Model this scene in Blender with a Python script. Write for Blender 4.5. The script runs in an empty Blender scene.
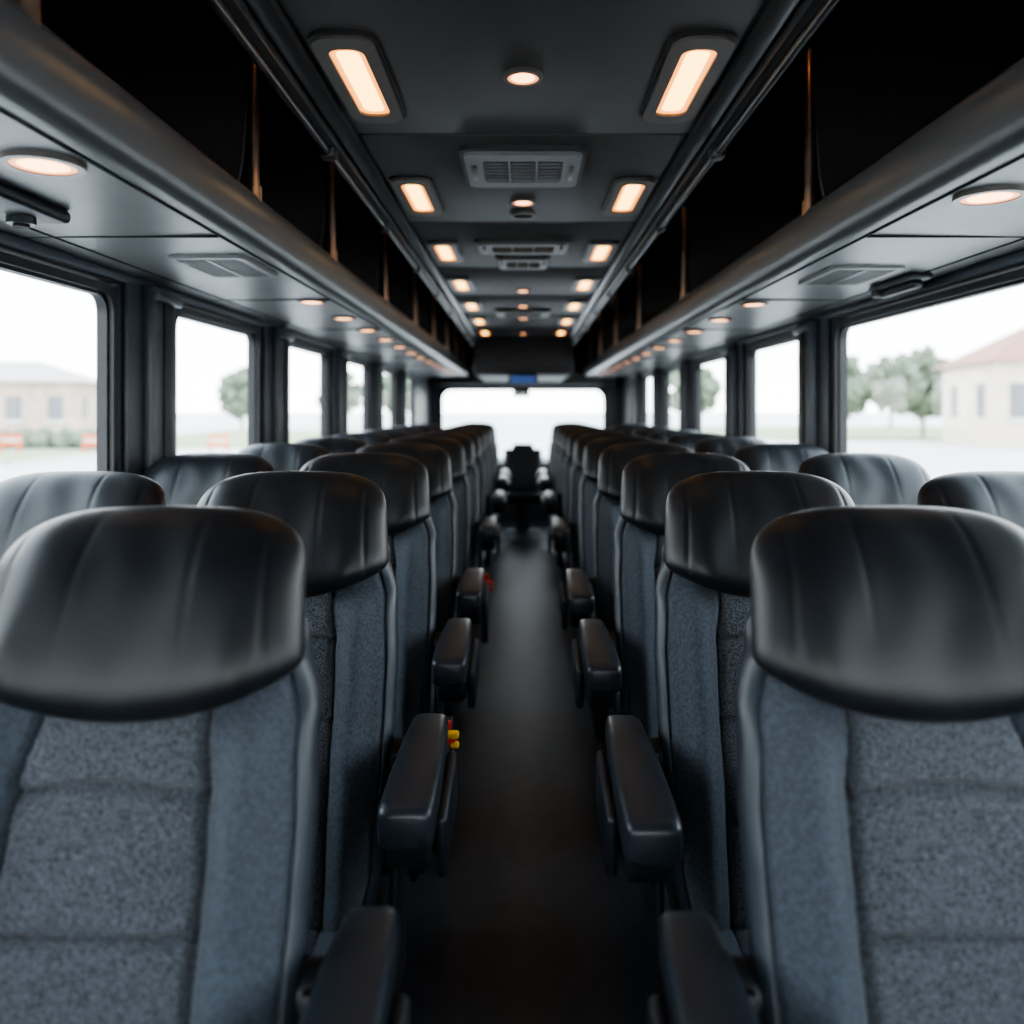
import bpy, bmesh, math, random
from mathutils import Vector, Matrix
random.seed(7)
scene = bpy.context.scene
COL = scene.collection
CH = 1.43           # camera height above bus floor
XL, XR = -1.27, 1.36
Y0, Y1 = -1.6, 10.9

# ---------------------------------------------------------------- materials
def mat(name, col, rough=0.5, metal=0.0, noise=0.0, nscale=40, bump=0.0, bscale=200, spec=0.5, sheen=0.0, coat=0.0, emis=None, estr=0, speck=None):
    m = bpy.data.materials.new(name); m.use_nodes = True
    nt = m.node_tree; b = nt.nodes['Principled BSDF']
    b.inputs['Base Color'].default_value = (*col, 1)
    b.inputs['Roughness'].default_value = rough
    b.inputs['Metallic'].default_value = metal
    b.inputs['Specular IOR Level'].default_value = spec
    b.inputs['Sheen Weight'].default_value = sheen
    b.inputs['Coat Weight'].default_value = coat
    if emis:
        b.inputs['Emission Color'].default_value = (*emis, 1)
        b.inputs['Emission Strength'].default_value = estr
    tc = nt.nodes.new('ShaderNodeTexCoord')
    if noise > 0:
        n = nt.nodes.new('ShaderNodeTexNoise'); n.inputs['Scale'].default_value = nscale
        n.inputs['Detail'].default_value = 4
        nt.links.new(tc.outputs['Object'], n.inputs['Vector'])
        r = nt.nodes.new('ShaderNodeValToRGB')
        r.color_ramp.elements[0].position = 0.35; r.color_ramp.elements[1].position = 0.65
        lo = [c*(1-noise) for c in col]; hi = [min(1, c*(1+noise)) for c in col]
        if speck: hi = speck
        r.color_ramp.elements[0].color = (*lo, 1); r.color_ramp.elements[1].color = (*hi, 1)
        nt.links.new(n.outputs['Fac'], r.inputs['Fac'])
        nt.links.new(r.outputs['Color'], b.inputs['Base Color'])
    if bump > 0:
        n2 = nt.nodes.new('ShaderNodeTexNoise'); n2.inputs['Scale'].default_value = bscale
        n2.inputs['Detail'].default_value = 3
        nt.links.new(tc.outputs['Object'], n2.inputs['Vector'])
        bp = nt.nodes.new('ShaderNodeBump'); bp.inputs['Strength'].default_value = bump
        bp.inputs['Distance'].default_value = 0.004
        nt.links.new(n2.outputs['Fac'], bp.inputs['Height'])
        nt.links.new(bp.outputs['Normal'], b.inputs['Normal'])
    return m

M = {}
M['leather'] = mat('black_leather', (0.0085,0.0105,0.0135), 0.40, noise=0.15, nscale=12, bump=0.12, bscale=350, spec=0.42)
M['leather_trim'] = mat('leather_trim', (0.028,0.037,0.048), 0.42, noise=0.1, nscale=20, bump=0.15, bscale=300)
M['weave'] = mat('woven_fabric', (0.022,0.028,0.037), 0.95, noise=0.5, nscale=330, bump=0.5, bscale=420, speck=(0.115,0.130,0.152), sheen=0.08)
M['suede'] = mat('suede_fabric', (0.045,0.058,0.075), 0.88, noise=0.3, nscale=160, bump=0.3, bscale=500, sheen=0.12)
M['plastic'] = mat('dark_plastic', (0.013,0.016,0.021), 0.42, noise=0.08, nscale=30, bump=0.1, bscale=500)
M['arm'] = mat('armrest_vinyl', (0.017,0.022,0.030), 0.36, noise=0.08, nscale=30, bump=0.08, bscale=400)
M['floor'] = mat('rubber_floor', (0.017,0.022,0.031), 0.40, noise=0.25, nscale=14, bump=0.15, bscale=300)
M['wall'] = mat('wall_trim', (0.05,0.06,0.072), 0.5, noise=0.08, nscale=10, bump=0.08, bscale=300)
M['pillar'] = mat('pillar_trim', (0.034,0.041,0.052), 0.42, noise=0.08, nscale=10, bump=0.08, bscale=300)
M['rubber'] = mat('window_rubber', (0.007,0.008,0.010), 0.5, noise=0.1)
M['ceil'] = mat('ceiling_panel', (0.037,0.032,0.030), 0.5, noise=0.08, nscale=10, bump=0.06, bscale=300)
M['bin'] = mat('bin_lining', (0.016,0.014,0.014), 0.55, noise=0.1)
M['rack'] = mat('rack_panel', (0.125,0.125,0.124), 0.38, noise=0.06, nscale=8, bump=0.05, bscale=300)
M['lip'] = mat('rack_lip', (0.085,0.084,0.085), 0.32, noise=0.06, nscale=8)
M['seam'] = mat('panel_gap', (0.008,0.008,0.009), 0.8, noise=0.1)
M['rail'] = mat('ceiling_rail', (0.032,0.029,0.028), 0.30, noise=0.1, nscale=20)
M['divider'] = mat('divider_panel', (0.05,0.045,0.043), 0.4, noise=0.1, nscale=20)
M['bronze'] = mat('bronze_pole', (0.62,0.42,0.31), 0.32, metal=1.0, noise=0.1, nscale=30)
M['bezel'] = mat('light_bezel', (0.11,0.092,0.08), 0.35, noise=0.05)
M['vent'] = mat('vent_plastic', (0.17,0.165,0.165), 0.45, noise=0.05)
M['ventdark'] = mat('vent_cavity', (0.006,0.006,0.007), 0.8, noise=0.1)
M['lens'] = mat('warm_lens', (0.9,0.7,0.5), 0.4, emis=(1.0,0.56,0.13), estr=6)
M['lens_edge'] = mat('warm_lens_edge', (0.9,0.6,0.4), 0.4, emis=(1.0,0.33,0.04), estr=2.6)
M['spot'] = mat('warm_spot', (0.9,0.7,0.5), 0.4, emis=(1.0,0.48,0.20), estr=5.5)
M['spot_edge'] = mat('warm_spot_edge', (0.8,0.5,0.35), 0.4, emis=(1.0,0.32,0.09), estr=1.8)
M['red'] = mat('red_button', (0.6,0.02,0.02), 0.4, noise=0.05)
M['yellow'] = mat('yellow_tag', (0.75,0.45,0.03), 0.5, noise=0.05)
M['chrome'] = mat('chrome', (0.6,0.6,0.6), 0.2, metal=1, noise=0.05)
M['display'] = mat('display_blue', (0.03,0.06,0.15), 0.3, emis=(0.12,0.25,0.8), estr=0.22)

g = bpy.data.materials.new('window_glass'); g.use_nodes = True
nt = g.node_tree; nt.nodes.clear()
o = nt.nodes.new('ShaderNodeOutputMaterial'); mx = nt.nodes.new('ShaderNodeMixShader')
tr = nt.nodes.new('ShaderNodeBsdfTransparent'); gl = nt.nodes.new('ShaderNodeBsdfGlossy')
mx.inputs[0].default_value=0.035
tr.inputs['Color'].default_value = (0.97,0.985,0.985,1); gl.inputs['Roughness'].default_value = 0.02
nt.links.new(tr.outputs[0], mx.inputs[1]); nt.links.new(gl.outputs[0], mx.inputs[2])
nt.links.new(mx.outputs[0], o.inputs['Surface'])
M['glass'] = g

# ---------------------------------------------------------------- helpers
def link(name, me, parent=None, loc=None):
    ob = bpy.data.objects.new(name, me); COL.objects.link(ob)
    if loc is not None: ob.location = loc
    if parent is not None: ob.parent = parent
    return ob
def empty(name, loc=(0,0,0)):
    e = bpy.data.objects.new(name, None); e.empty_display_size = 0.1
    e.location = loc; COL.objects.link(e); return e

class MB:
    """mesh builder collecting parts with materials"""
    def __init__(s, name): s.name=name; s.v=[]; s.f=[]; s.m=[]; s.sm=[]; s.mats=[]
    def mi(s, k):
        if k not in s.mats: s.mats.append(k)
        return s.mats.index(k)
    def add(s, vs, fs, k, smooth=False, mis=None):
        b=len(s.v); s.v += [tuple(v) for v in vs]
        for i,f in enumerate(fs):
            s.f.append([b+j for j in f]); s.m.append(s.mi(mis[i] if mis else k)); s.sm.append(smooth)
    def addbm(s, bm, k, smooth=False):
        bm.verts.ensure_lookup_table(); bm.verts.index_update()
        s.add([v.co[:] for v in bm.verts], [[v.index for v in f.verts] for f in bm.faces], k, smooth); bm.free()
    def box(s, x0,x1,y0,y1,z0,z1,k,bev=0.0,seg=2,smooth=False, rot=None, piv=None):
        bm=bmesh.new(); bmesh.ops.create_cube(bm,size=1)
        for v in bm.verts:
            v.co = Vector(((x0+x1)/2+v.co.x*(x1-x0),(y0+y1)/2+v.co.y*(y1-y0),(z0+z1)/2+v.co.z*(z1-z0)))
        if bev>0:
            bmesh.ops.bevel(bm,geom=list(bm.edges),offset=bev,segments=seg,profile=0.5,affect='EDGES')
        if rot is not None:
            p=Vector(piv) if piv else Vector(((x0+x1)/2,(y0+y1)/2,(z0+z1)/2))
            bmesh.ops.rotate(bm,verts=bm.verts,cent=p,matrix=rot)
        s.addbm(bm,k,smooth or bev>0)
    def cyl(s, p0,p1,r,k,n=16,r2=None):
        p0=Vector(p0);p1=Vector(p1); d=p1-p0; L=d.length
        bm=bmesh.new(); bmesh.ops.create_cone(bm,cap_ends=True,segments=n,radius1=r,radius2=r if r2 is None else r2,depth=L)
        q=d.to_track_quat('Z','Y').to_matrix()
        for v in bm.verts: v.co = q@v.co + (p0+p1)/2
        s.addbm(bm,k,True)
    def extrude_y(s, prof, y0,y1,k,smooth=False, caps=True, mk=None):
        n=len(prof); vs=[(x,y0,z) for x,z in prof]+[(x,y1,z) for x,z in prof]
        fs=[[i,(i+1)%n,n+(i+1)%n,n+i] for i in range(n)]
        ms=[(mk[i] if mk else k) for i in range(n)]
        if caps: fs += [list(range(n))[::-1], list(range(n,2*n))]; ms += [k,k]
        s.add(vs,fs,k,smooth,ms)
    def build(s, parent=None, loc=None, fix=True, obj=True):
        me=bpy.data.meshes.new(s.name); me.from_pydata(s.v,[],s.f)
        for k in s.mats: me.materials.append(M[k])
        me.polygons.foreach_set('material_index', s.m)
        me.polygons.foreach_set('use_smooth', s.sm)
        me.update()
        if fix:
            bm=bmesh.new(); bm.from_mesh(me); bmesh.ops.recalc_face_normals(bm,faces=bm.faces); bm.to_mesh(me); bm.free()
        try: me.set_sharp_from_angle(angle=math.radians(38))
        except Exception: pass
        return link(s.name, me, parent, loc) if obj else me

def rrect(cx,cy,w,l,r,n=6):
    pts=[]
    for (sx,sy,a0) in ((1,1,0),(-1,1,90),(-1,-1,180),(1,-1,270)):
        for i in range(n+1):
            a=math.radians(a0+90*i/n)
            pts.append((cx+sx*(w/2-r)+r*math.cos(a), cy+sy*(l/2-r)+r*math.sin(a)))
    return pts
def plate(mb, cx,cy,w,l,r,z0,z1,k,n=6, mapf=None):
    p=rrect(cx,cy,w,l,r,n); N=len(p)
    f=mapf or (lambda a,b,c:(a,b,c))
    vs=[f(a,b,z0) for a,b in p]+[f(a,b,z1) for a,b in p]
    fs=[list(range(N)),list(range(N,2*N))]+[[i,(i+1)%N,N+(i+1)%N,N+i] for i in range(N)]
    mb.add(vs,fs,k)
def ring(mb, o_, i_, z0,z1,k, mapf=None):
    N=len(o_); f=mapf or (lambda a,b,c:(a,b,c))
    vs=[f(a,b,z0) for a,b in o_]+[f(a,b,z0) for a,b in i_]+[f(a,b,z1) for a,b in o_]+[f(a,b,z1) for a,b in i_]
    fs=[]
    for i in range(N):
        j=(i+1)%N
        fs += [[i,j,N+j,N+i],[2*N+i,2*N+j,3*N+j,3*N+i],[i,j,2*N+j,2*N+i],[N+i,N+j,3*N+j,3*N+i]]
    mb.add(vs,fs,k)

# ---------------------------------------------------------------- seat meshes
TOP=1.29
def lean(z):
    t=(TOP-z)/0.845
    return -0.25*t if t>0 else -0.25*t
def interp(tab,x):
    if x<=tab[0][0]: return tab[0][1]
    for (a,b),(c,d) in zip(tab,tab[1:]):
        if x<=c:
            t=(x-a)/(c-a); t=t*t*(3-2*t); return b+(d-b)*t
    return tab[-1][1]
def sgnpow(v,p): return math.copysign(abs(v)**p,v)
XS=[(0.42,0.132),(0.8,0.128),(0.95,0.122),(1.03,0.108),(1.07,0.092),(1.12,0.085)]

def backrest_mesh():
    zb,zt=0.42,1.16; NZ=150; NF=150; NB=36
    wt=[(0.42,0.222),(0.55,0.240),(0.75,0.250),(0.9,0.250),(1.02,0.243),(1.10,0.220),(1.2,0.2)]
    vs=[];fs=[];ms=[]
    us=[math.sin(math.pi/2*(-1+2*i/NF)) for i in range(NF+1)]
    ub=[math.sin(math.pi/2*(1-2*i/NB)) for i in range(1,NB)]
    R=NF+1+len(ub)
    for j in range(NZ+1):
        t=j/NZ; q=-math.cos(math.pi*t)  # dense at ends
        q=0.35*q+0.65*(2*t-1)
        z=zb+(zt-zb)*(q+1)/2
        de=min(z-zb, zt-z)
        k=1.0
        rad=0.05
        if de<rad: k=math.sqrt(max(0,1-((rad-de)/rad)**2))
        kk=0.15+0.85*k
        fd=interp([(0.98,1.0),(1.09,0.0)],z)     # bolsters fade under the headrest
        w=interp(wt,z)-(1-k)*0.04
        xs=interp(XS,z)
        yc=lean(z)-0.012*math.exp(-((z-0.68)/0.14)**2)+0.022*(1-fd)
        for s_ in us:
            x=w*s_; e=(max(0,1-abs(s_)**5))**(1/3.2)
            ff=1-abs(s_)**10
            ax=abs(x)
            y=-0.05*e
            y-=0.038*math.exp(-((ax-0.172)/0.032)**2)*ff*k*fd
            if ax<xs: # centre pads bulge
                y-=0.012*(1-(ax/xs)**4)*k
            gr=0.018*math.exp(-((ax-xs)/0.006)**2)
            gr+=0.009*math.exp(-((ax-(w-0.022))/0.004)**2)
            if ax<xs+0.004:
                for z0,arc in ((0.945,0.016),(0.80,0.004),(0.62,0.0)):
                    zz=z0+arc*(1-(ax/xs)**2)
                    gr+=0.017*math.exp(-((z-zz)/0.0065)**2)
            y+=0.0015*math.sin(z*37+x*9)*ff+0.001*math.sin(z*71-x*25)*ff
            y+=gr*k
            vs.append((x, yc+y*kk, z))
        for s_ in ub:
            x=w*s_; e=(max(0,1-abs(s_)**4))**(1/3)
            vs.append((x, yc+(0.055*e)*kk, z))
    for j in range(NZ):
        z=vs[(j)*R][2]
        for i in range(R):
            i2=(i+1)%R
            fs.append([j*R+i,j*R+i2,(j+1)*R+i2,(j+1)*R+i])
            if i<NF:
                v=vs[j*R+i]; ax=abs((vs[j*R+i][0]+vs[j*R+i2][0])/2)
                w=abs(vs[j*R][0]); xs=interp(XS,v[2])
                if ax>w-0.022: ms.append('leather_trim')
                elif ax<xs: ms.append('weave')
                else: ms.append('suede')
            else: ms.append('plastic')
    fs.append(list(range(R))[::-1]); ms.append('plastic')
    fs.append([NZ*R+i for i in range(R)]); ms.append('plastic')
    mb=MB('backrest'); mb.add(vs,fs,'suede',True,ms)
    return mb.build(obj=False)

def headrest_mesh():
    NV=90;NF=130;NB=50
    us=[math.sin(math.pi/2*(-1+2*i/NF)) for i in range(NF+1)]
    ub=[math.sin(math.pi/2*(1-2*i/NB)) for i in range(1,NB)]
    R=NF+1+len(ub); vs=[];fs=[]
    W=0.227
    for j in range(NV+1):
        q=math.sin(math.pi/2*(-1+2*j/NV)); q=max(-0.999999,min(0.999999,q))
        v=(q+1)/2
        n=3.8 if q>0 else 14.0
        w=(W-0.024*(q+1)/2)*(1-abs(q)**n)**(1/n)
        T=(1-abs(q)**(2.8 if q>0 else 5.0))**(1/2.4)
        for side,ul in ((0,us),(1,ub)):
            for s_ in ul:
                x=w*s_
                z=TOP-0.202*(1-v)-0.061*(1-v)**1.2*(1-(x/W)**2)-0.008*v*(x/W)**2
                e=(1-min(1,abs(s_))**3)**(1/2.3) if abs(s_)<1 else 0
                yc=lean(z)-0.012+0.03*v*v-0.012*(1-v)
                if side==0:
                    ff=(1-abs(s_)**6)*T
                    y=-0.080*e*T
                    ax=abs(x)
                    y+=0.013*math.exp(-(x/0.10)**2)*ff
                    y-=0.009*math.exp(-((ax-0.15)/0.035)**2)*ff*(0.4+0.6*(1-v))
                    xc=0.186-0.020*v
                    y+=0.0045*math.exp(-((ax-xc)/0.0045)**2)*ff
                    y+=0.0030*math.exp(-((ax-0.085+0.012*v)/0.0045)**2)*ff*v*v
                    y+=0.0022*math.sin(x*62+math.sin(z*30))*ff*v
                else:
                    y=0.052*e*T
                vs.append((x,yc+y,z))
    for j in range(NV):
        for i in range(R):
            i2=(i+1)%R; fs.append([j*R+i,j*R+i2,(j+1)*R+i2,(j+1)*R+i])
    fs.append(list(range(R))); fs.append([NV*R+i for i in range(R)])
    mb=MB('headrest'); mb.add(vs,fs,'leather',True)
    return mb.build(obj=False)

def cushion_mesh():
    NY=50;NF=70
    vs=[];fs=[];ms=[]
    ya,yb=-0.70,-0.20
    us=[-1+2*i/NF for i in range(NF+1)]
    R=2*(NF+1)
    for j in range(NY+1):
        t=j/NY; y=ya+(yb-ya)*t
        d=min(1,(y-ya)/0.07); k=math.sqrt(max(0,1-(1-d)**2))
        db=min(1,(yb-y)/0.02); k=min(k,math.sqrt(max(0.0,1-(1-db)**2)))
        kk=0.1+0.9*k
        for s_ in us:
            x=0.238*math.sin(s_*math.pi/2)*(0.93+0.07*k); q=abs(math.sin(s_*math.pi/2))
            e=(1-q**6)**(1/4) if q<1 else 0
            ax=abs(x)
            top=0.37+0.075*e*kk+0.018*math.exp(-((ax-0.185)/0.035)**2)*k*(1-q**10)
            top-=0.009*math.exp(-((ax-0.13)/0.006)**2)*k
            if ax<0.13: top-=0.008*math.exp(-((y+0.46)/0.007)**2)
            vs.append((x,y,top))
        for s_ in reversed(us):
            x=0.238*math.sin(s_*math.pi/2)*(0.93+0.07*k); q=abs(math.sin(s_*math.pi/2))
            e=(1-q**6)**(1/4) if q<1 else 0
            vs.append((x,y,0.37-0.06*e*kk))
    for j in range(NY):
        for i in range(R):
            i2=(i+1)%R; fs.append([j*R+i,j*R+i2,(j+1)*R+i2,(j+1)*R+i])
            if i<NF:
                ax=abs(vs[j*R+i][0]); ms.append('weave' if ax<0.13 else ('suede' if ax<0.22 else 'leather_trim'))
            else: ms.append('leather_trim')
    fs.append(list(range(R))); fs.append([NY*R+i for i in range(R)]); ms += ['suede','suede']
    mb=MB('cushion'); mb.add(vs,fs,'suede',True,ms); return mb.build(obj=False)

def base_mesh():
    mb=MB('base_frame')
    mb.box(-0.225,0.225,-0.62,-0.18,0.27,0.325,'plastic',0.015)
    mb.box(-0.06,0.06,-0.48,-0.30,0.03,0.28,'plastic',0.012)
    mb.box(-0.16,0.16,-0.56,-0.22,0.0,0.035,'plastic',0.01)
    for sx in (-1,1):
        mb.box(sx*0.2405-0.010,sx*0.2405+0.010,-0.60,-0.12,0.24,0.43,'plastic',0.009)
    rot=Matrix.Rotation(math.radians(-16.5),3,'X')
    mb.box(-0.18,0.18,-0.075,-0.055,0.55,0.80,'plastic',0.009,rot=rot)
    mb.cyl((-0.2,-0.2,0.36),(0.2,-0.2,0.36),0.018,'plastic')
    return mb.build(obj=False)

def armrest_mesh(sx):
    """sx=+1 : aisle on local +x"""
    mb=MB('armrest'); cx=0.320*sx
    st=1.0 if sx>0 else 1.10
    def loft(secs,k,n=28,p=5,ox=0,oz=0,wsc=1):
        vs=[];fs=[]
        for (y,hw,zt,zb) in secs:
            y*=st
            zc=(zt+zb)/2+oz; hh=(zt-zb)/2
            for i in range(n):
                a=2*math.pi*i/n
                vs.append((cx+ox+wsc*hw*sgnpow(math.cos(a),2/p), y, zc+hh*sgnpow(math.sin(a),2/p)))
        L=len(secs)
        for j in range(L-1):
            for i in range(n):
                i2=(i+1)%n; fs.append([j*n+i,j*n+i2,(j+1)*n+i2,(j+1)*n+i])
        fs.append(list(range(n))); fs.append([(L-1)*n+i for i in range(n)])
        mb.add(vs,fs,k,True)
    loft([(-0.500,0.030,0.755,0.725),(-0.497,0.040,0.763,0.705),(-0.488,0.046,0.769,0.697),(-0.47,0.0485,0.773,0.693),(-0.35,0.048,0.778,0.700),
          (-0.22,0.043,0.784,0.714),(-0.12,0.038,0.783,0.720),(-0.095,0.033,0.776,0.73),(-0.088,0.02,0.768,0.74)],'arm')
    loft([(-0.455,0.028,0.700,0.684),(-0.448,0.036,0.704,0.656),(-0.43,0.040,0.706,0.634),(-0.36,0.040,0.710,0.626),
          (-0.24,0.036,0.716,0.638),(-0.13,0.030,0.720,0.67),(-0.10,0.024,0.722,0.685)],'plastic')
    mb.box(cx+sx*0.055-0.010,cx+sx*0.055+0.010,-0.43,-0.20,0.622,0.735,'plastic',0.0095,3,rot=Matrix.Rotation(math.radians(6),3,'X'))
    mb.cyl((sx*0.235,-0.165,0.715),(sx*0.30,-0.165,0.715),0.035,'plastic',20)
    mb.box(sx*0.262-0.010,sx*0.262+0.010,-0.215,-0.135,0.34,0.735,'plastic',0.009,rot=Matrix.Rotation(math.radians(-8),3,'X'),piv=(sx*0.262,-0.17,0.7))
    mb.box(sx*0.262-0.012,sx*0.262+0.012,-0.62,-0.14,0.27,0.44,'plastic',0.011,3)
    return mb.build(obj=False)

ME_back=backrest_mesh(); ME_head=headrest_mesh(); ME_cush=cushion_mesh(); ME_base=base_mesh()
ME_arm={1:armrest_mesh(1),-1:armrest_mesh(-1)}
def seat(cx,y,arm=0,dz=0.0):
    e=empty('bus_seat',(cx,y,dz))
    for n,m in (('backrest',ME_back),('headrest',ME_head),('cushion',ME_cush),('base_frame',ME_base)):
        link(n,m,e)
    if arm: link('armrest',ME_arm[arm],e)
    return e
rows=[1.15,1.82]+[1.82+0.79*k for k in range(1,10)]
for i,y in enumerate(rows):
    hasarm = i not in (4,6,8)
    seat(-0.517,y,1 if hasarm else 0); seat(0.531,y,-1 if hasarm else 0)
    if i<10:
        seat(-1.014,y,0); seat(1.098,y,0)

# single guide seat facing the aisle at the end
gm=MB('guide_seat')
gm.box(-0.24,0.24,-0.62,-0.12,0.36,0.47,'leather',0.04,4)
gm.box(-0.23,0.23,-0.10,0.02,0.42,0.96,'leather',0.05,4,rot=Matrix.Rotation(math.radians(-8),3,'X'))
gm.box(-0.13,0.13,-0.06,0.05,0.90,1.02,'leather',0.045,4)
gm.box(-0.08,0.08,-0.44,-0.28,0.0,0.37,'plastic',0.02)
gm.box(-0.2,0.2,-0.52,-0.2,0.0,0.03,'plastic',0.01)
gm.box(-0.29,-0.245,-0.5,-0.08,0.60,0.66,'arm',0.018,3); gm.box(0.245,0.29,-0.5,-0.08,0.60,0.66,'arm',0.018,3)
gm.box(-0.275,-0.24,-0.14,-0.06,0.42,0.63,'plastic',0.01); gm.box(0.24,0.275,-0.14,-0.06,0.42,0.63,'plastic',0.01)
gm.build(loc=(0,9.75,0))

# seat belt buckles (red button, yellow tag) hanging by the armrest
def buckle(x,y,z,s=1.0,tag='yellow'):
    mb=MB('seatbelt_buckle')
    mb.box(-0.018,0.018,-0.012,0.012,-0.01,0.055,'plastic',0.005)
    mb.box(-0.014,0.014,-0.016,-0.006,0.03,0.052,'red',0.003)
    mb.box(-0.024,0.026,-0.03,-0.008,-0.006,0.018,'red',0.006,3)
    mb.box(-0.006,0.034,-0.036,-0.012,0.014,0.030,tag,0.006,3)
    mb.box(0.012,0.034,-0.034,-0.014,-0.010,0.004,tag,0.005,3)
    mb.box(-0.012,0.012,-0.004,0.004,-0.22,-0.005,'plastic',0.002)
    o=mb.build(loc=(x,y,z)); o.scale=(s,s,s)
buckle(-0.180,1.87,0.66,0.95); buckle(-0.172,3.62,0.63,1.15,'red')

# ---------------------------------------------------------------- shell
mb=MB('floor'); mb.box(XL-0.06,XR+0.06,Y0,Y1,-0.06,0.0,'floor')
mb.build()

ZB,ZT=0.95,1.815
leftw=[(0.55,2.50),(2.90,3.86),(4.26,5.24),(5.62,6.62),(7.0,8.02),(8.40,9.40)]
rightw=[(0.45,3.50),(3.90,4.86),(5.27,6.35),(6.75,7.72),(8.15,9.10),(9.45,10.2)]
wn=[0]
def side_wall(sgn, X, wins, name):
    mb=MB(name)
    def bx(a,b,y0,y1,z0,z1,k,bev=0,seg=2):
        x0,x1=sorted((X+sgn*a,X+sgn*b)); mb.box(x0,x1,y0,y1,z0,z1,k,bev,seg)
    bx(0,0.06,Y0,Y1,0,ZB-0.01,'wall'); bx(0,0.06,Y0,Y1,ZT+0.01,2.48,'bin')
    bx(-0.028,0.0,Y0,Y1,ZB-0.055,ZB-0.015,'pillar',0.012)
    bx(-0.02,0.0,Y0,Y1,ZT+0.015,1.862,'pillar',0.006)
    bx(-0.045,0.0,Y0+0.1,Y1-0.2,0.12,0.19,'plastic',0.012)
    allw=[(-1.15,0.15)]+wins
    prev=Y0
    for (a,b) in allw:
        bx(0,0.06,prev,a,ZB-0.01,ZT+0.01,'pillar')
        if prev>Y0:
            c=(prev+a)/2; w=(a-prev)
            bx(-0.022,0.0,prev+0.03,a-0.03,ZB-0.02,ZT+0.03,'pillar',0.01)
            bx(-0.065,-0.0,c-0.075,c+0.085,ZB-0.02,ZT+0.03,'pillar',0.016,3)
            bx(-0.075,-0.06,c-0.02,c+0.045,ZB,ZT-0.01,'rubber',0.005)
            bx(-0.085,-0.055,c-0.09,c+0.10,ZT-0.03,ZT+0.005,'pillar',0.010)
        prev=b
    bx(0,0.06,prev,Y1,ZB-0.01,ZT+0.01,'pillar')
    mb.build()
    for (a,b) in allw:
        wn[0]+=1
        w=MB('window_%d'%wn[0])
        cy=(a+b)/2; cz=(ZB+ZT)/2
        mp=lambda p,q,c: (X+sgn*c, p, q)
        ring(w, rrect(cy,cz,b-a,ZT-ZB,0.004), rrect(cy,cz,b-a-0.05,ZT-ZB-0.05,0.06), -0.004,0.05,'rubber',mp)
        ring(w, rrect(cy,cz,b-a-0.04,ZT-ZB-0.04,0.06), rrect(cy,cz,b-a-0.07,ZT-ZB-0.07,0.055), 0.012,0.04,'rubber',mp)
        plate(w, cy,cz,b-a-0.05,ZT-ZB-0.05,0.05,0.024,0.028,'glass',mapf=mp)
        w.build()
side_wall(-1,XL,leftw,'wall_left'); side_wall(1,XR,rightw,'wall_right')

XC=(XL+XR)/2
mb=MB('wall_front')
mb.box(XL-0.06,XR+0.06,Y1,Y1+0.06,0,0.72,'wall'); mb.box(XL-0.06,XR+0.06,Y1,Y1+0.06,1.73,2.48,'bin')
mb.box(XL-0.06,-1.13,Y1,Y1+0.06,0.72,1.73,'pillar'); mb.box(1.13,XR+0.06,Y1,Y1+0.06,0.72,1.73,'pillar')
mb.box(-1.2,1.25,Y1-0.35,Y1,1.76,2.40,'bin',0.03,3)
mb.build()
w=MB('windscreen'); mp=lambda p,q,c:(p,Y1+c,q)
ring(w,rrect(0,1.225,2.26,1.01,0.004),rrect(0,1.225,2.20,0.95,0.12),-0.01,0.05,'rubber',mp)
plate(w,0,1.225,2.2,0.95,0.1,0.02,0.026,'glass',mapf=mp); w.build()
d=MB('dashboard')
prof=[(Y1-0.55,0.0),(Y1-0.62,0.55),(Y1-0.55,0.74),(Y1-0.40,0.80),(Y1-0.02,0.74),(Y1-0.02,0.0)]
n=len(prof); vs=[(-1.2,a,b) for a,b in prof]+[(1.28,a,b) for a,b in prof]
d.add(vs,[[i,(i+1)%n,n+(i+1)%n,n+i] for i in range(n)]+[list(range(n)),list(range(n,2*n))],'plastic')
d.box(-0.95,-0.45,Y1-0.6,Y1-0.3,0.76,0.88,'plastic',0.04,3)
bmw=MB('steering_wheel')
N=40; vs=[];fs=[]
for i in range(N):
    a=2*math.pi*i/N
    for j in range(10):
        b=2*math.pi*j/10; r=0.21+0.014*math.cos(b)
        vs.append((r*math.cos(a),r*math.sin(a),0.014*math.sin(b)))
for i in range(N):
    for j in range(10):
        fs.append([i*10+j,((i+1)%N)*10+j,((i+1)%N)*10+(j+1)%10,i*10+(j+1)%10])
bmw.add(vs,fs,'leather',True)
for a in (90,210,330):
    a=math.radians(a); bmw.cyl((0,0,-0.01),(0.205*math.cos(a),0.205*math.sin(a),0),0.012,'plastic')
bmw.cyl((0,0,-0.02),(0,0,0.02),0.05,'plastic'); bmw.cyl((0,0,-0.26),(0,0,0),0.025,'plastic')
dob=d.build()
so=bmw.build(parent=dob,loc=(-0.7,Y1-0.72,0.92)); so.rotation_euler=(math.radians(48),0,0)
m=MB('rear_view_mirror'); m.box(-0.11,0.11,-0.02,0.02,-0.045,0.045,'plastic',0.015,3); m.box(-0.10,0.10,-0.024,-0.018,-0.037,0.037,'chrome',0.002)
m.cyl((0,0,0.03),(0,0.03,0.11),0.012,'plastic'); m.build(loc=(-0.02,Y1-0.3,1.65))
m=MB('display_screen'); m.box(-0.15,0.15,-0.02,0.03,-0.055,0.055,'plastic',0.012); m.box(-0.125,0.125,-0.024,-0.018,-0.04,0.04,'display',0.002)
m.build(loc=(0.0,8.26,1.745))

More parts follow.
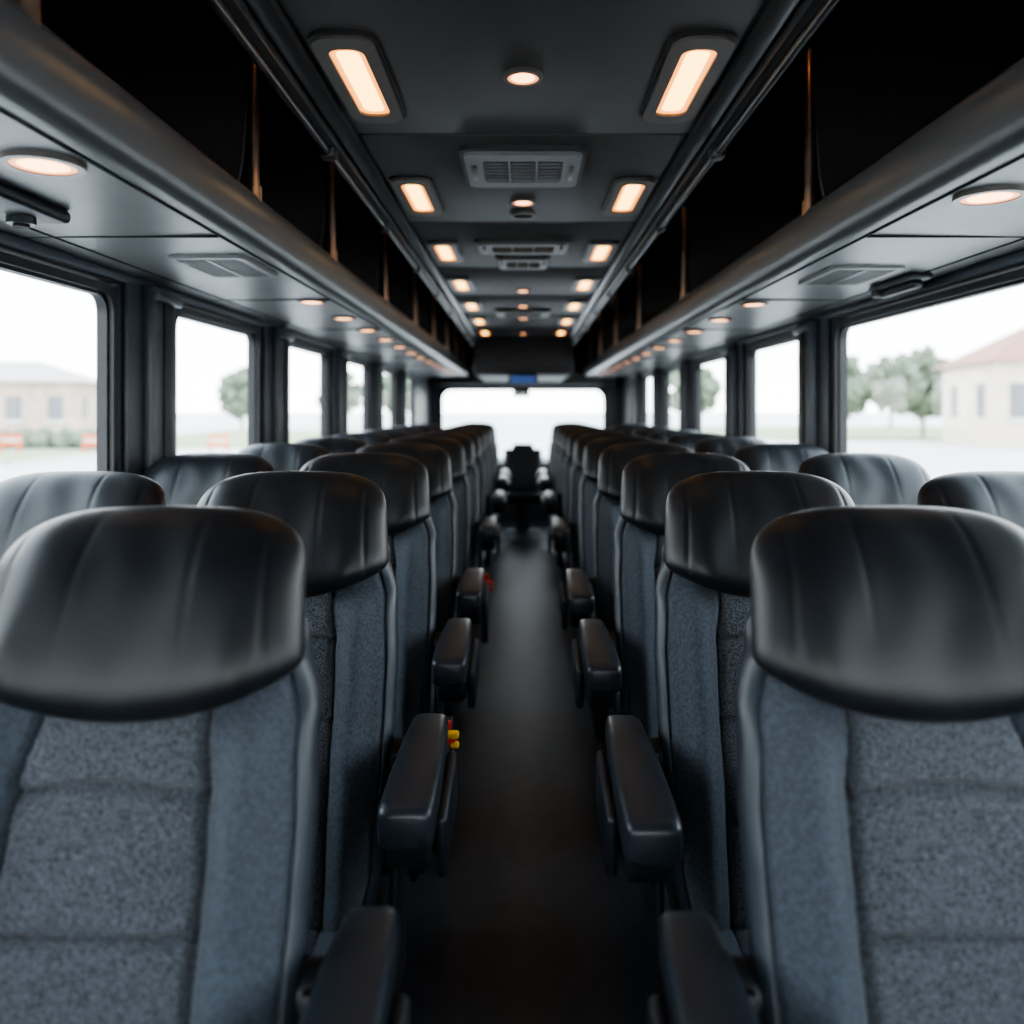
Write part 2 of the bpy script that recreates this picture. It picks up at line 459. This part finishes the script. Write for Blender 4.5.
mb=MB('wall_back')
mb.box(XL-0.06,XR+0.06,Y0-0.06,Y0,0,0.9,'wall'); mb.box(XL-0.06,XR+0.06,Y0-0.06,Y0,1.9,2.48,'bin')
mb.box(XL-0.06,XL+0.2,Y0-0.06,Y0,0.9,1.9,'pillar'); mb.box(XR-0.2,XR+0.06,Y0-0.06,Y0,0.9,1.9,'pillar'); mb.build()
w=MB('rear_window'); mp=lambda p,q,c:(p,Y0-0.03+c,q)
ring(w,rrect(XC,1.4,XR-XL-0.40,1.0,0.004),rrect(XC,1.4,XR-XL-0.48,0.92,0.1),-0.02,0.03,'rubber',mp)
plate(w,XC,1.4,XR-XL-0.46,0.94,0.09,0.0,0.004,'glass',mapf=mp); w.build()

# ceiling
CZ=CH+0.75
ce=empty('ceiling',(0,0,0))
mb=MB('roof'); mb.box(XL-0.06,XR+0.06,Y0-0.06,Y1+0.06,2.48,2.54,'bin')
mb.build(parent=ce)
mb=MB('panels')
ys=[2.18+1.02*k for k in range(-3,9)]; ys=[Y0+0.01]+[q for q in ys if q>Y0+0.3]+[Y1-0.01]
for a,b in zip(ys,ys[1:]):
    mb.box(-0.46,0.46,a+0.006,b-0.006,CZ,CZ+0.03,'ceil',0.006)
mb.box(-0.46,0.46,Y0,Y1,CZ+0.018,CZ+0.04,'seam')
for sx in (-1,1):
    def bx(a,b,z0,z1,k,bev=0.008):
        x0,x1=sorted((sx*a,sx*b)); mb.box(x0,x1,Y0,Y1,z0,z1,k,bev)
    bx(0.452,0.50,CZ-0.018,CZ+0.06,'rail'); bx(0.505,0.56,CZ-0.035,CZ+0.08,'rail',0.012)
    bx(0.548,0.560,CZ+0.05,2.485,'bin',0.002)
    mb.cyl((sx*0.533,Y0+0.02,CZ-0.045),(sx*0.533,Y1-0.02,CZ-0.045),0.010,'rail',12)
    for k in range(12):
        yy=0.4+0.9*k
        mb.box(sx*0.533-0.02,sx*0.533+0.02,yy-0.025,yy+0.025,CZ-0.06,CZ-0.02,'rail',0.006)
mb.box(-0.52,0.52,8.3,Y1-0.36,1.80,CZ+0.02,'bin',0.03,3)
mb.box(-0.46,0.46,8.285,8.31,1.90,2.08,'bin',0.012,3)
mb.build(parent=ce)

def lens(x,y):
    mb=MB('ceiling_light')
    ring(mb,rrect(0,0,0.128,0.47,0.045),rrect(0,0,0.074,0.37,0.028),-0.012,0.012,'bezel')
    ring(mb,rrect(0,0,0.142,0.49,0.05),rrect(0,0,0.124,0.46,0.043),-0.006,0.012,'rail')
    ring(mb,rrect(0,0,0.078,0.374,0.028),rrect(0,0,0.050,0.335,0.020),-0.006,0.01,'lens_edge')
    plate(mb,0,0,0.052,0.337,0.020,-0.005,0.01,'lens')
    mb.build(loc=(x,y,CZ-0.002))
for k in range(7):
    y=1.82+0.98*k
    for sx in (-1,1): lens(sx*0.366,y)

def disc_light(name,x,y,z,r,k='spot',bez='bezel',parent=None):
    mb=MB(name); N=28
    c=lambda rr:[(rr*math.cos(2*math.pi*i/N),rr*math.sin(2*math.pi*i/N)) for i in range(N)]
    ring(mb,c(r*1.16),c(r*0.92),-0.006,0.006,bez)
    if k=='spot': ring(mb,c(r*0.94),c(r*0.72),-0.004,0.005,'spot_edge')
    p=c(r*(0.74 if k=='spot' else 0.94)); vs=[(a,b,-0.003) for a,b in p]+[(a,b,0.005) for a,b in p]
    mb.add(vs,[list(range(N)),list(range(N,2*N))]+[[i,(i+1)%N,N+(i+1)%N,N+i] for i in range(N)],k)
    mb.build(loc=(x,y,z),parent=parent)
for y in (1.79,2.87,5.0,5.75,6.5,7.8): disc_light('ceiling_downlight',0.0,y,CZ-0.004,0.038)
for y in (3.06,): disc_light('ceiling_speaker',0.0,y,CZ-0.004,0.042,'ventdark')

def ceiling_vent(y,w=0.34,l=0.33,k='vent'):
    mb=MB('ceiling_vent')
    ring(mb,rrect(0,0,w,l,0.03),rrect(0,0,w*0.70,l*0.66,0.02),-0.022,0.006,k)
    ring(mb,rrect(0,0,w+0.03,l+0.03,0.035),rrect(0,0,w-0.02,l-0.02,0.03),-0.010,0.006,'ceil')
    plate(mb,0,0,w*0.72,l*0.68,0.02,-0.002,0.004,'ventdark')
    for i in range(7):
        yy=-l*0.29+l*0.58*i/6
        mb.box(-w*0.35,w*0.35,yy-0.003,yy+0.003,-0.018,-0.006,k,rot=Matrix.Rotation(-0.5,3,'X'))
    for xx in (-w*0.12,w*0.12): mb.box(xx-0.003,xx+0.003,-l*0.33,l*0.33,-0.02,-0.012,k)
    for sx in (-1,1): mb.box(sx*w*0.43-0.008,sx*w*0.43+0.008,-0.07,0.07,-0.028,-0.02,'bezel',0.003)
    mb.build(loc=(0,y,CZ-0.004))
ceiling_vent(2.44); ceiling_vent(3.62,0.40,0.22,'bezel'); ceiling_vent(4.0,0.24,0.26,'bezel'); ceiling_vent(6.1,0.4,0.3,'bezel')

# luggage racks
def rack(sgn,X,xl,lights,poles,vents):
    e=empty('luggage_rack',(0,0,0))
    W=abs(X)
    zf=1.868
    prof=[(W,1.862),(xl+0.05,zf),(xl+0.03,zf+0.001),(xl+0.014,zf+0.006),(xl+0.004,zf+0.018),(xl,zf+0.035),(xl-0.006,zf+0.06),(xl-0.006,zf+0.09),(xl-0.001,zf+0.118),
          (xl+0.006,zf+0.130),(xl+0.018,zf+0.135),(xl+0.030,zf+0.130),(xl+0.036,zf+0.11),(xl+0.04,zf+0.045),(W,zf+0.035)]
    ks=['rack','rack','lip','lip','lip','lip','lip','lip','lip','lip','lip','lip','bin','bin','bin']
    mb=MB('shelf')
    mb.extrude_y([(sgn*a,b) for a,b in prof],Y0+0.01,Y1-0.36,'lip',True,True,ks)
    mb.build(parent=e)
    mb=MB('trim')
    def bx(a,b,y0,y1,z0,z1,k,bev=0):
        x0,x1=sorted((sgn*a,sgn*b)); mb.box(x0,x1,y0,y1,z0,z1,k,bev)
    bx(xl+0.058,xl+0.063,Y0+0.02,Y1-0.4,1.864,1.870,'seam')
    bx(W-0.10,W-0.095,Y0+0.02,Y1-0.4,1.8600,1.866,'seam')
    for k in range(9):
        yy=0.85+1.15*k
        bx(xl+0.06,W-0.02,yy,yy+0.003,1.8612,1.868,'seam')
    mb.build(parent=e)
    mb=MB('poles')
    xp=xl+0.016
    for yy in poles:
        mb.cyl((sgn*xp,yy,1.99),(sgn*xp,yy,2.482),0.014,'bronze',16)
        mb.cyl((sgn*xp,yy,1.985),(sgn*xp,yy,2.025),0.020,'bronze',16)
        mb.cyl((sgn*xp,yy,2.455),(sgn*xp,yy,2.482),0.022,'rail',16)
    mb.build(parent=e)
    mb=MB('dividers')
    for yy in poles:
        pr=[(xl+0.10,1.905),(W-0.002,1.905),(W-0.002,2.48),(xl+0.03,2.48),(xl+0.045,2.3),(xl+0.06,2.1)]
        mb.extrude_y([(sgn*a,b) for a,b in pr],yy+0.03,yy+0.045,'divider')
    mb.build(parent=e)
    for yy in poles:
        disc_light('added_bin_fill',sgn*(xl-0.07),yy-0.16,2.474,0.040,'spot','rail',parent=e)  # added glowing discs hidden above the ceiling rail, brightening poles and dividers
    zz=lambda xx: 1.862+(W-xx)/(W-xl)*0.006
    for (lx,ly) in lights:
        disc_light('reading_light',sgn*lx,ly,zz(lx)-0.003,0.058 if ly<2 else 0.049)
    for (vx,vy) in vents:
        v=MB('rack_vent')
        ring(v,rrect(0,0,0.22,0.34,0.02),rrect(0,0,0.18,0.30,0.012),-0.006,0.006,'vent')
        plate(v,0,0,0.185,0.305,0.012,-0.001,0.004,'ventdark')
        for i in range(9):
            yy=-0.135+0.27*i/8
            v.box(-0.09,0.09,yy-0.003,yy+0.003,-0.006,0.0,'rack')
        v.box(-0.004,0.004,-0.15,0.15,-0.007,0.0,'rack')
        v.build(loc=(sgn*vx,vy,zz(vx)-0.003))
rack(-1,XL,0.70,[(0.845,1.41)]+[(0.845,3.20+0.57*k) for k in range(12)],[1.15,2.13,3.0,4.15,5.3,6.4,7.5,8.6,9.7],[(0.90,2.42),(0.90,-0.2)])
rack(1,XR,0.80,[(0.945,1.62)]+[(0.945,3.27+0.57*k) for k in range(12)],[1.0,2.28,4.05,5.6,7.0,8.4,9.7],[(1.05,2.58),(1.05,-0.2)])
def nozzle(x,y):
    v=MB('air_nozzle'); v.box(-0.07,0.07,-0.14,0.14,-0.025,0.004,'rubber',0.012,3)
    for yy in (-0.07,0.07):
        v.cyl((0,yy,-0.04),(0,yy,-0.02),0.028,'plastic',20); v.cyl((0,yy,-0.046),(0,yy,-0.038),0.016,'ventdark',16)
    v.build(loc=(x,y,1.862))
nozzle(-1.06,1.62)
v=MB('roller_blind_handle'); v.box(-0.035,0.035,-0.16,0.16,-0.02,0.0,'rubber',0.008); v.box(-0.018,0.018,-0.13,0.13,-0.045,-0.015,'rubber',0.012,3)
v.box(-0.03,0.03,0.10,0.15,-0.04,-0.01,'rubber',0.008); v.build(loc=(1.25,2.66,1.862))

# ---------------------------------------------------------------- outside
GZ=-0.95
M['ground']=mat('asphalt_pale',(0.50,0.49,0.48),0.9,noise=0.08,nscale=0.4)
M['grass']=mat('grass',(0.24,0.28,0.15),0.95,noise=0.2,nscale=1.5)
M['leaf']=mat('foliage',(0.13,0.16,0.11),0.9,noise=0.35,nscale=2)
M['bark']=mat('bark',(0.3,0.27,0.24),0.9,noise=0.2,nscale=6)
M['render']=mat('house_render',(0.60,0.52,0.42),0.9,noise=0.05,nscale=1)
M['brick']=mat('brick_wall',(0.46,0.36,0.30),0.9,noise=0.12,nscale=2)
M['roof']=mat('roof_tile',(0.32,0.17,0.13),0.9,noise=0.15,nscale=3)
M['roofgrey']=mat('roof_slate',(0.42,0.38,0.36),0.9,noise=0.12,nscale=3)
M['pane']=mat('dark_pane',(0.14,0.15,0.16),0.3,noise=0.05)
M['kerb']=mat('kerb',(0.55,0.55,0.53),0.9,noise=0.05)
M['orange']=mat('barrier_orange',(0.75,0.13,0.04),0.6,noise=0.05)
mb=MB('ground'); mb.add([(-500,-300,GZ),(500,-300,GZ),(500,700,GZ),(-500,700,GZ)],[[0,1,2,3]],'ground'); mb.build()
mb=MB('grass_verge'); mb.box(-140,-22,34,46,GZ-0.02,GZ+0.08,'grass'); mb.box(-140,-22,33.6,34,GZ-0.02,GZ+0.16,'kerb'); mb.box(-21.9,-21.6,34,46,GZ-0.02,GZ+0.16,'kerb'); mb.build()
mb=MB('grass_verge'); mb.box(-32,-9,50,88,GZ-0.02,GZ+0.08,'grass'); mb.build()
mb=MB('grass_verge'); mb.box(20,120,62,110,GZ-0.02,GZ+0.08,'grass'); mb.build()
def tree(x,y,h,r):
    mb=MB('tree'); mb.cyl((0,0,0),(0,0,h*0.5),0.22,'bark',10,0.14)
    for k in range(5):
        a=k*1.3; mb.cyl((0,0,h*0.32),(r*0.6*math.cos(a),r*0.6*math.sin(a),h*0.68),0.12,'bark',8,0.05)
    for k in range(130):
        while True:
            p=Vector((random.uniform(-1,1),random.uniform(-1,1),random.uniform(-1,1)))
            if p.length<1: break
        p=Vector((p.x*r*0.85,p.y*r*0.85,h*0.62+p.z*h*0.36))
        rad=r*random.uniform(0.14,0.28)
        bm=bmesh.new(); bmesh.ops.create_icosphere(bm,subdivisions=1,radius=rad)
        for v in bm.verts:
            v.co*=random.uniform(0.6,1.35); v.co+=p
        mb.addbm(bm,'leaf',True)
    mb.build(loc=(x,y,GZ))
for (x,y,h,r) in [(27,68,7,2.8),(33,66,7.4,2.8),(20,95,8,3.5),(46,100,9,4),(60,86,9,4),(-33,94,7,3.2),(-24,105,7,3.2),(-80,76,9,4.5),(-19,120,8,3.5)]:
    tree(x,y,h,r)
def house(x,y,w,d,h,rh,wall,rot=0,rf='roof'):
    mb=MB('house')
    mb.box(-w/2,w/2,-d/2,d/2,0,h,wall)
    ov=0.6
    mb.add([(-w/2-ov,-d/2-ov,h),(w/2+ov,-d/2-ov,h),(w/2+ov,d/2+ov,h),(-w/2-ov,d/2+ov,h),(-w/2+d/2,0,h+rh),(w/2-d/2,0,h+rh)],
           [[0,1,5,4],[1,2,5],[2,3,4,5],[3,0,4],[0,3,2,1]],rf)
    n=int(w/2.6)
    for i in range(n):
        xx=-w/2+w*(i+0.5)/n
        mb.box(xx-0.55,xx+0.55,-d/2-0.05,-d/2+0.05,h*0.35,h*0.75,'pane')
        mb.box(xx-0.7,xx+0.7,-d/2-0.12,-d/2,h*0.30,h*0.35,'kerb')
    for yy in (-d*0.25,d*0.25): mb.box(-w/2-0.05,-w/2+0.05,yy-0.6,yy+0.6,h*0.35,h*0.75,'pane'); mb.box(w/2-0.05,w/2+0.05,yy-0.6,yy+0.6,h*0.35,h*0.75,'pane')
    o=mb.build(loc=(x,y,GZ)); o.rotation_euler[2]=rot
house(38,53,16,9,5.4,3.0,'render',-0.15)
house(-42,66,12,8,4.6,1.8,'brick',0.2,'roofgrey')
house(-56.5,62,11,9,7.2,1.6,'brick',0.1,'roofgrey')
house(74,70,20,10,6,3,'brick',-0.2)
mb=MB('hedge')
for k in range(44):
    bm=bmesh.new(); bmesh.ops.create_icosphere(bm,subdivisions=2,radius=0.8)
    for v in bm.verts: v.co*=random.uniform(0.85,1.15); v.co+=Vector((-80+k*1.3,49,GZ+0.5))
    mb.addbm(bm,'leaf',True)
mb.build()
for (x,y) in ((-23.6,44),(-28.5,44.5),(-17.5,46)):
    b=MB('traffic_barrier')
    for dx in (-0.5,0.5):
        b.box(dx-0.04,dx+0.04,-0.04,0.04,0.0,1.0,'orange',0.01); b.box(dx-0.05,dx+0.05,-0.3,0.3,0.0,0.06,'orange',0.01)
    for zz_,kk_ in ((0.85,'orange'),(0.62,'kerb'),(0.40,'orange')):
        b.box(-0.62,0.62,-0.03,0.03,zz_-0.09,zz_+0.09,kk_,0.01)
    b.build(loc=(x,y,GZ+0.08 if x<-22 else GZ))

# ---------------------------------------------------------------- world, camera
wd=bpy.data.worlds.new('overcast_sky'); scene.world=wd; wd.use_nodes=True
nt=wd.node_tree; bg=nt.nodes['Background']
tc=nt.nodes.new('ShaderNodeTexCoord'); sp=nt.nodes.new('ShaderNodeSeparateXYZ'); cr=nt.nodes.new('ShaderNodeValToRGB')
nt.links.new(tc.outputs['Generated'],sp.inputs[0]); nt.links.new(sp.outputs['Z'],cr.inputs['Fac'])
cr.color_ramp.elements[0].color=(1,1,1,1); cr.color_ramp.elements[1].color=(0.76,0.88,1,1)
cr.color_ramp.elements[1].position=0.7
nt.links.new(cr.outputs['Color'],bg.inputs['Color'])
bg.inputs['Strength'].default_value=8.5

cam=bpy.data.cameras.new('camera'); co=bpy.data.objects.new('camera',cam); COL.objects.link(co)
co.location=(0,0,CH); co.rotation_euler=(math.pi/2,0,0)
cam.sensor_width=36; cam.lens=36*800/1024
cam.shift_x=-11/1024; cam.shift_y=-102/1024
cam.clip_start=0.02; cam.clip_end=2000
cam.dof.use_dof=True; cam.dof.focus_distance=1.75; cam.dof.aperture_fstop=1.7
scene.camera=co
try:
    scene.view_settings.view_transform='AgX'; scene.view_settings.look='AgX - Medium High Contrast'
except Exception as ex: print(ex)
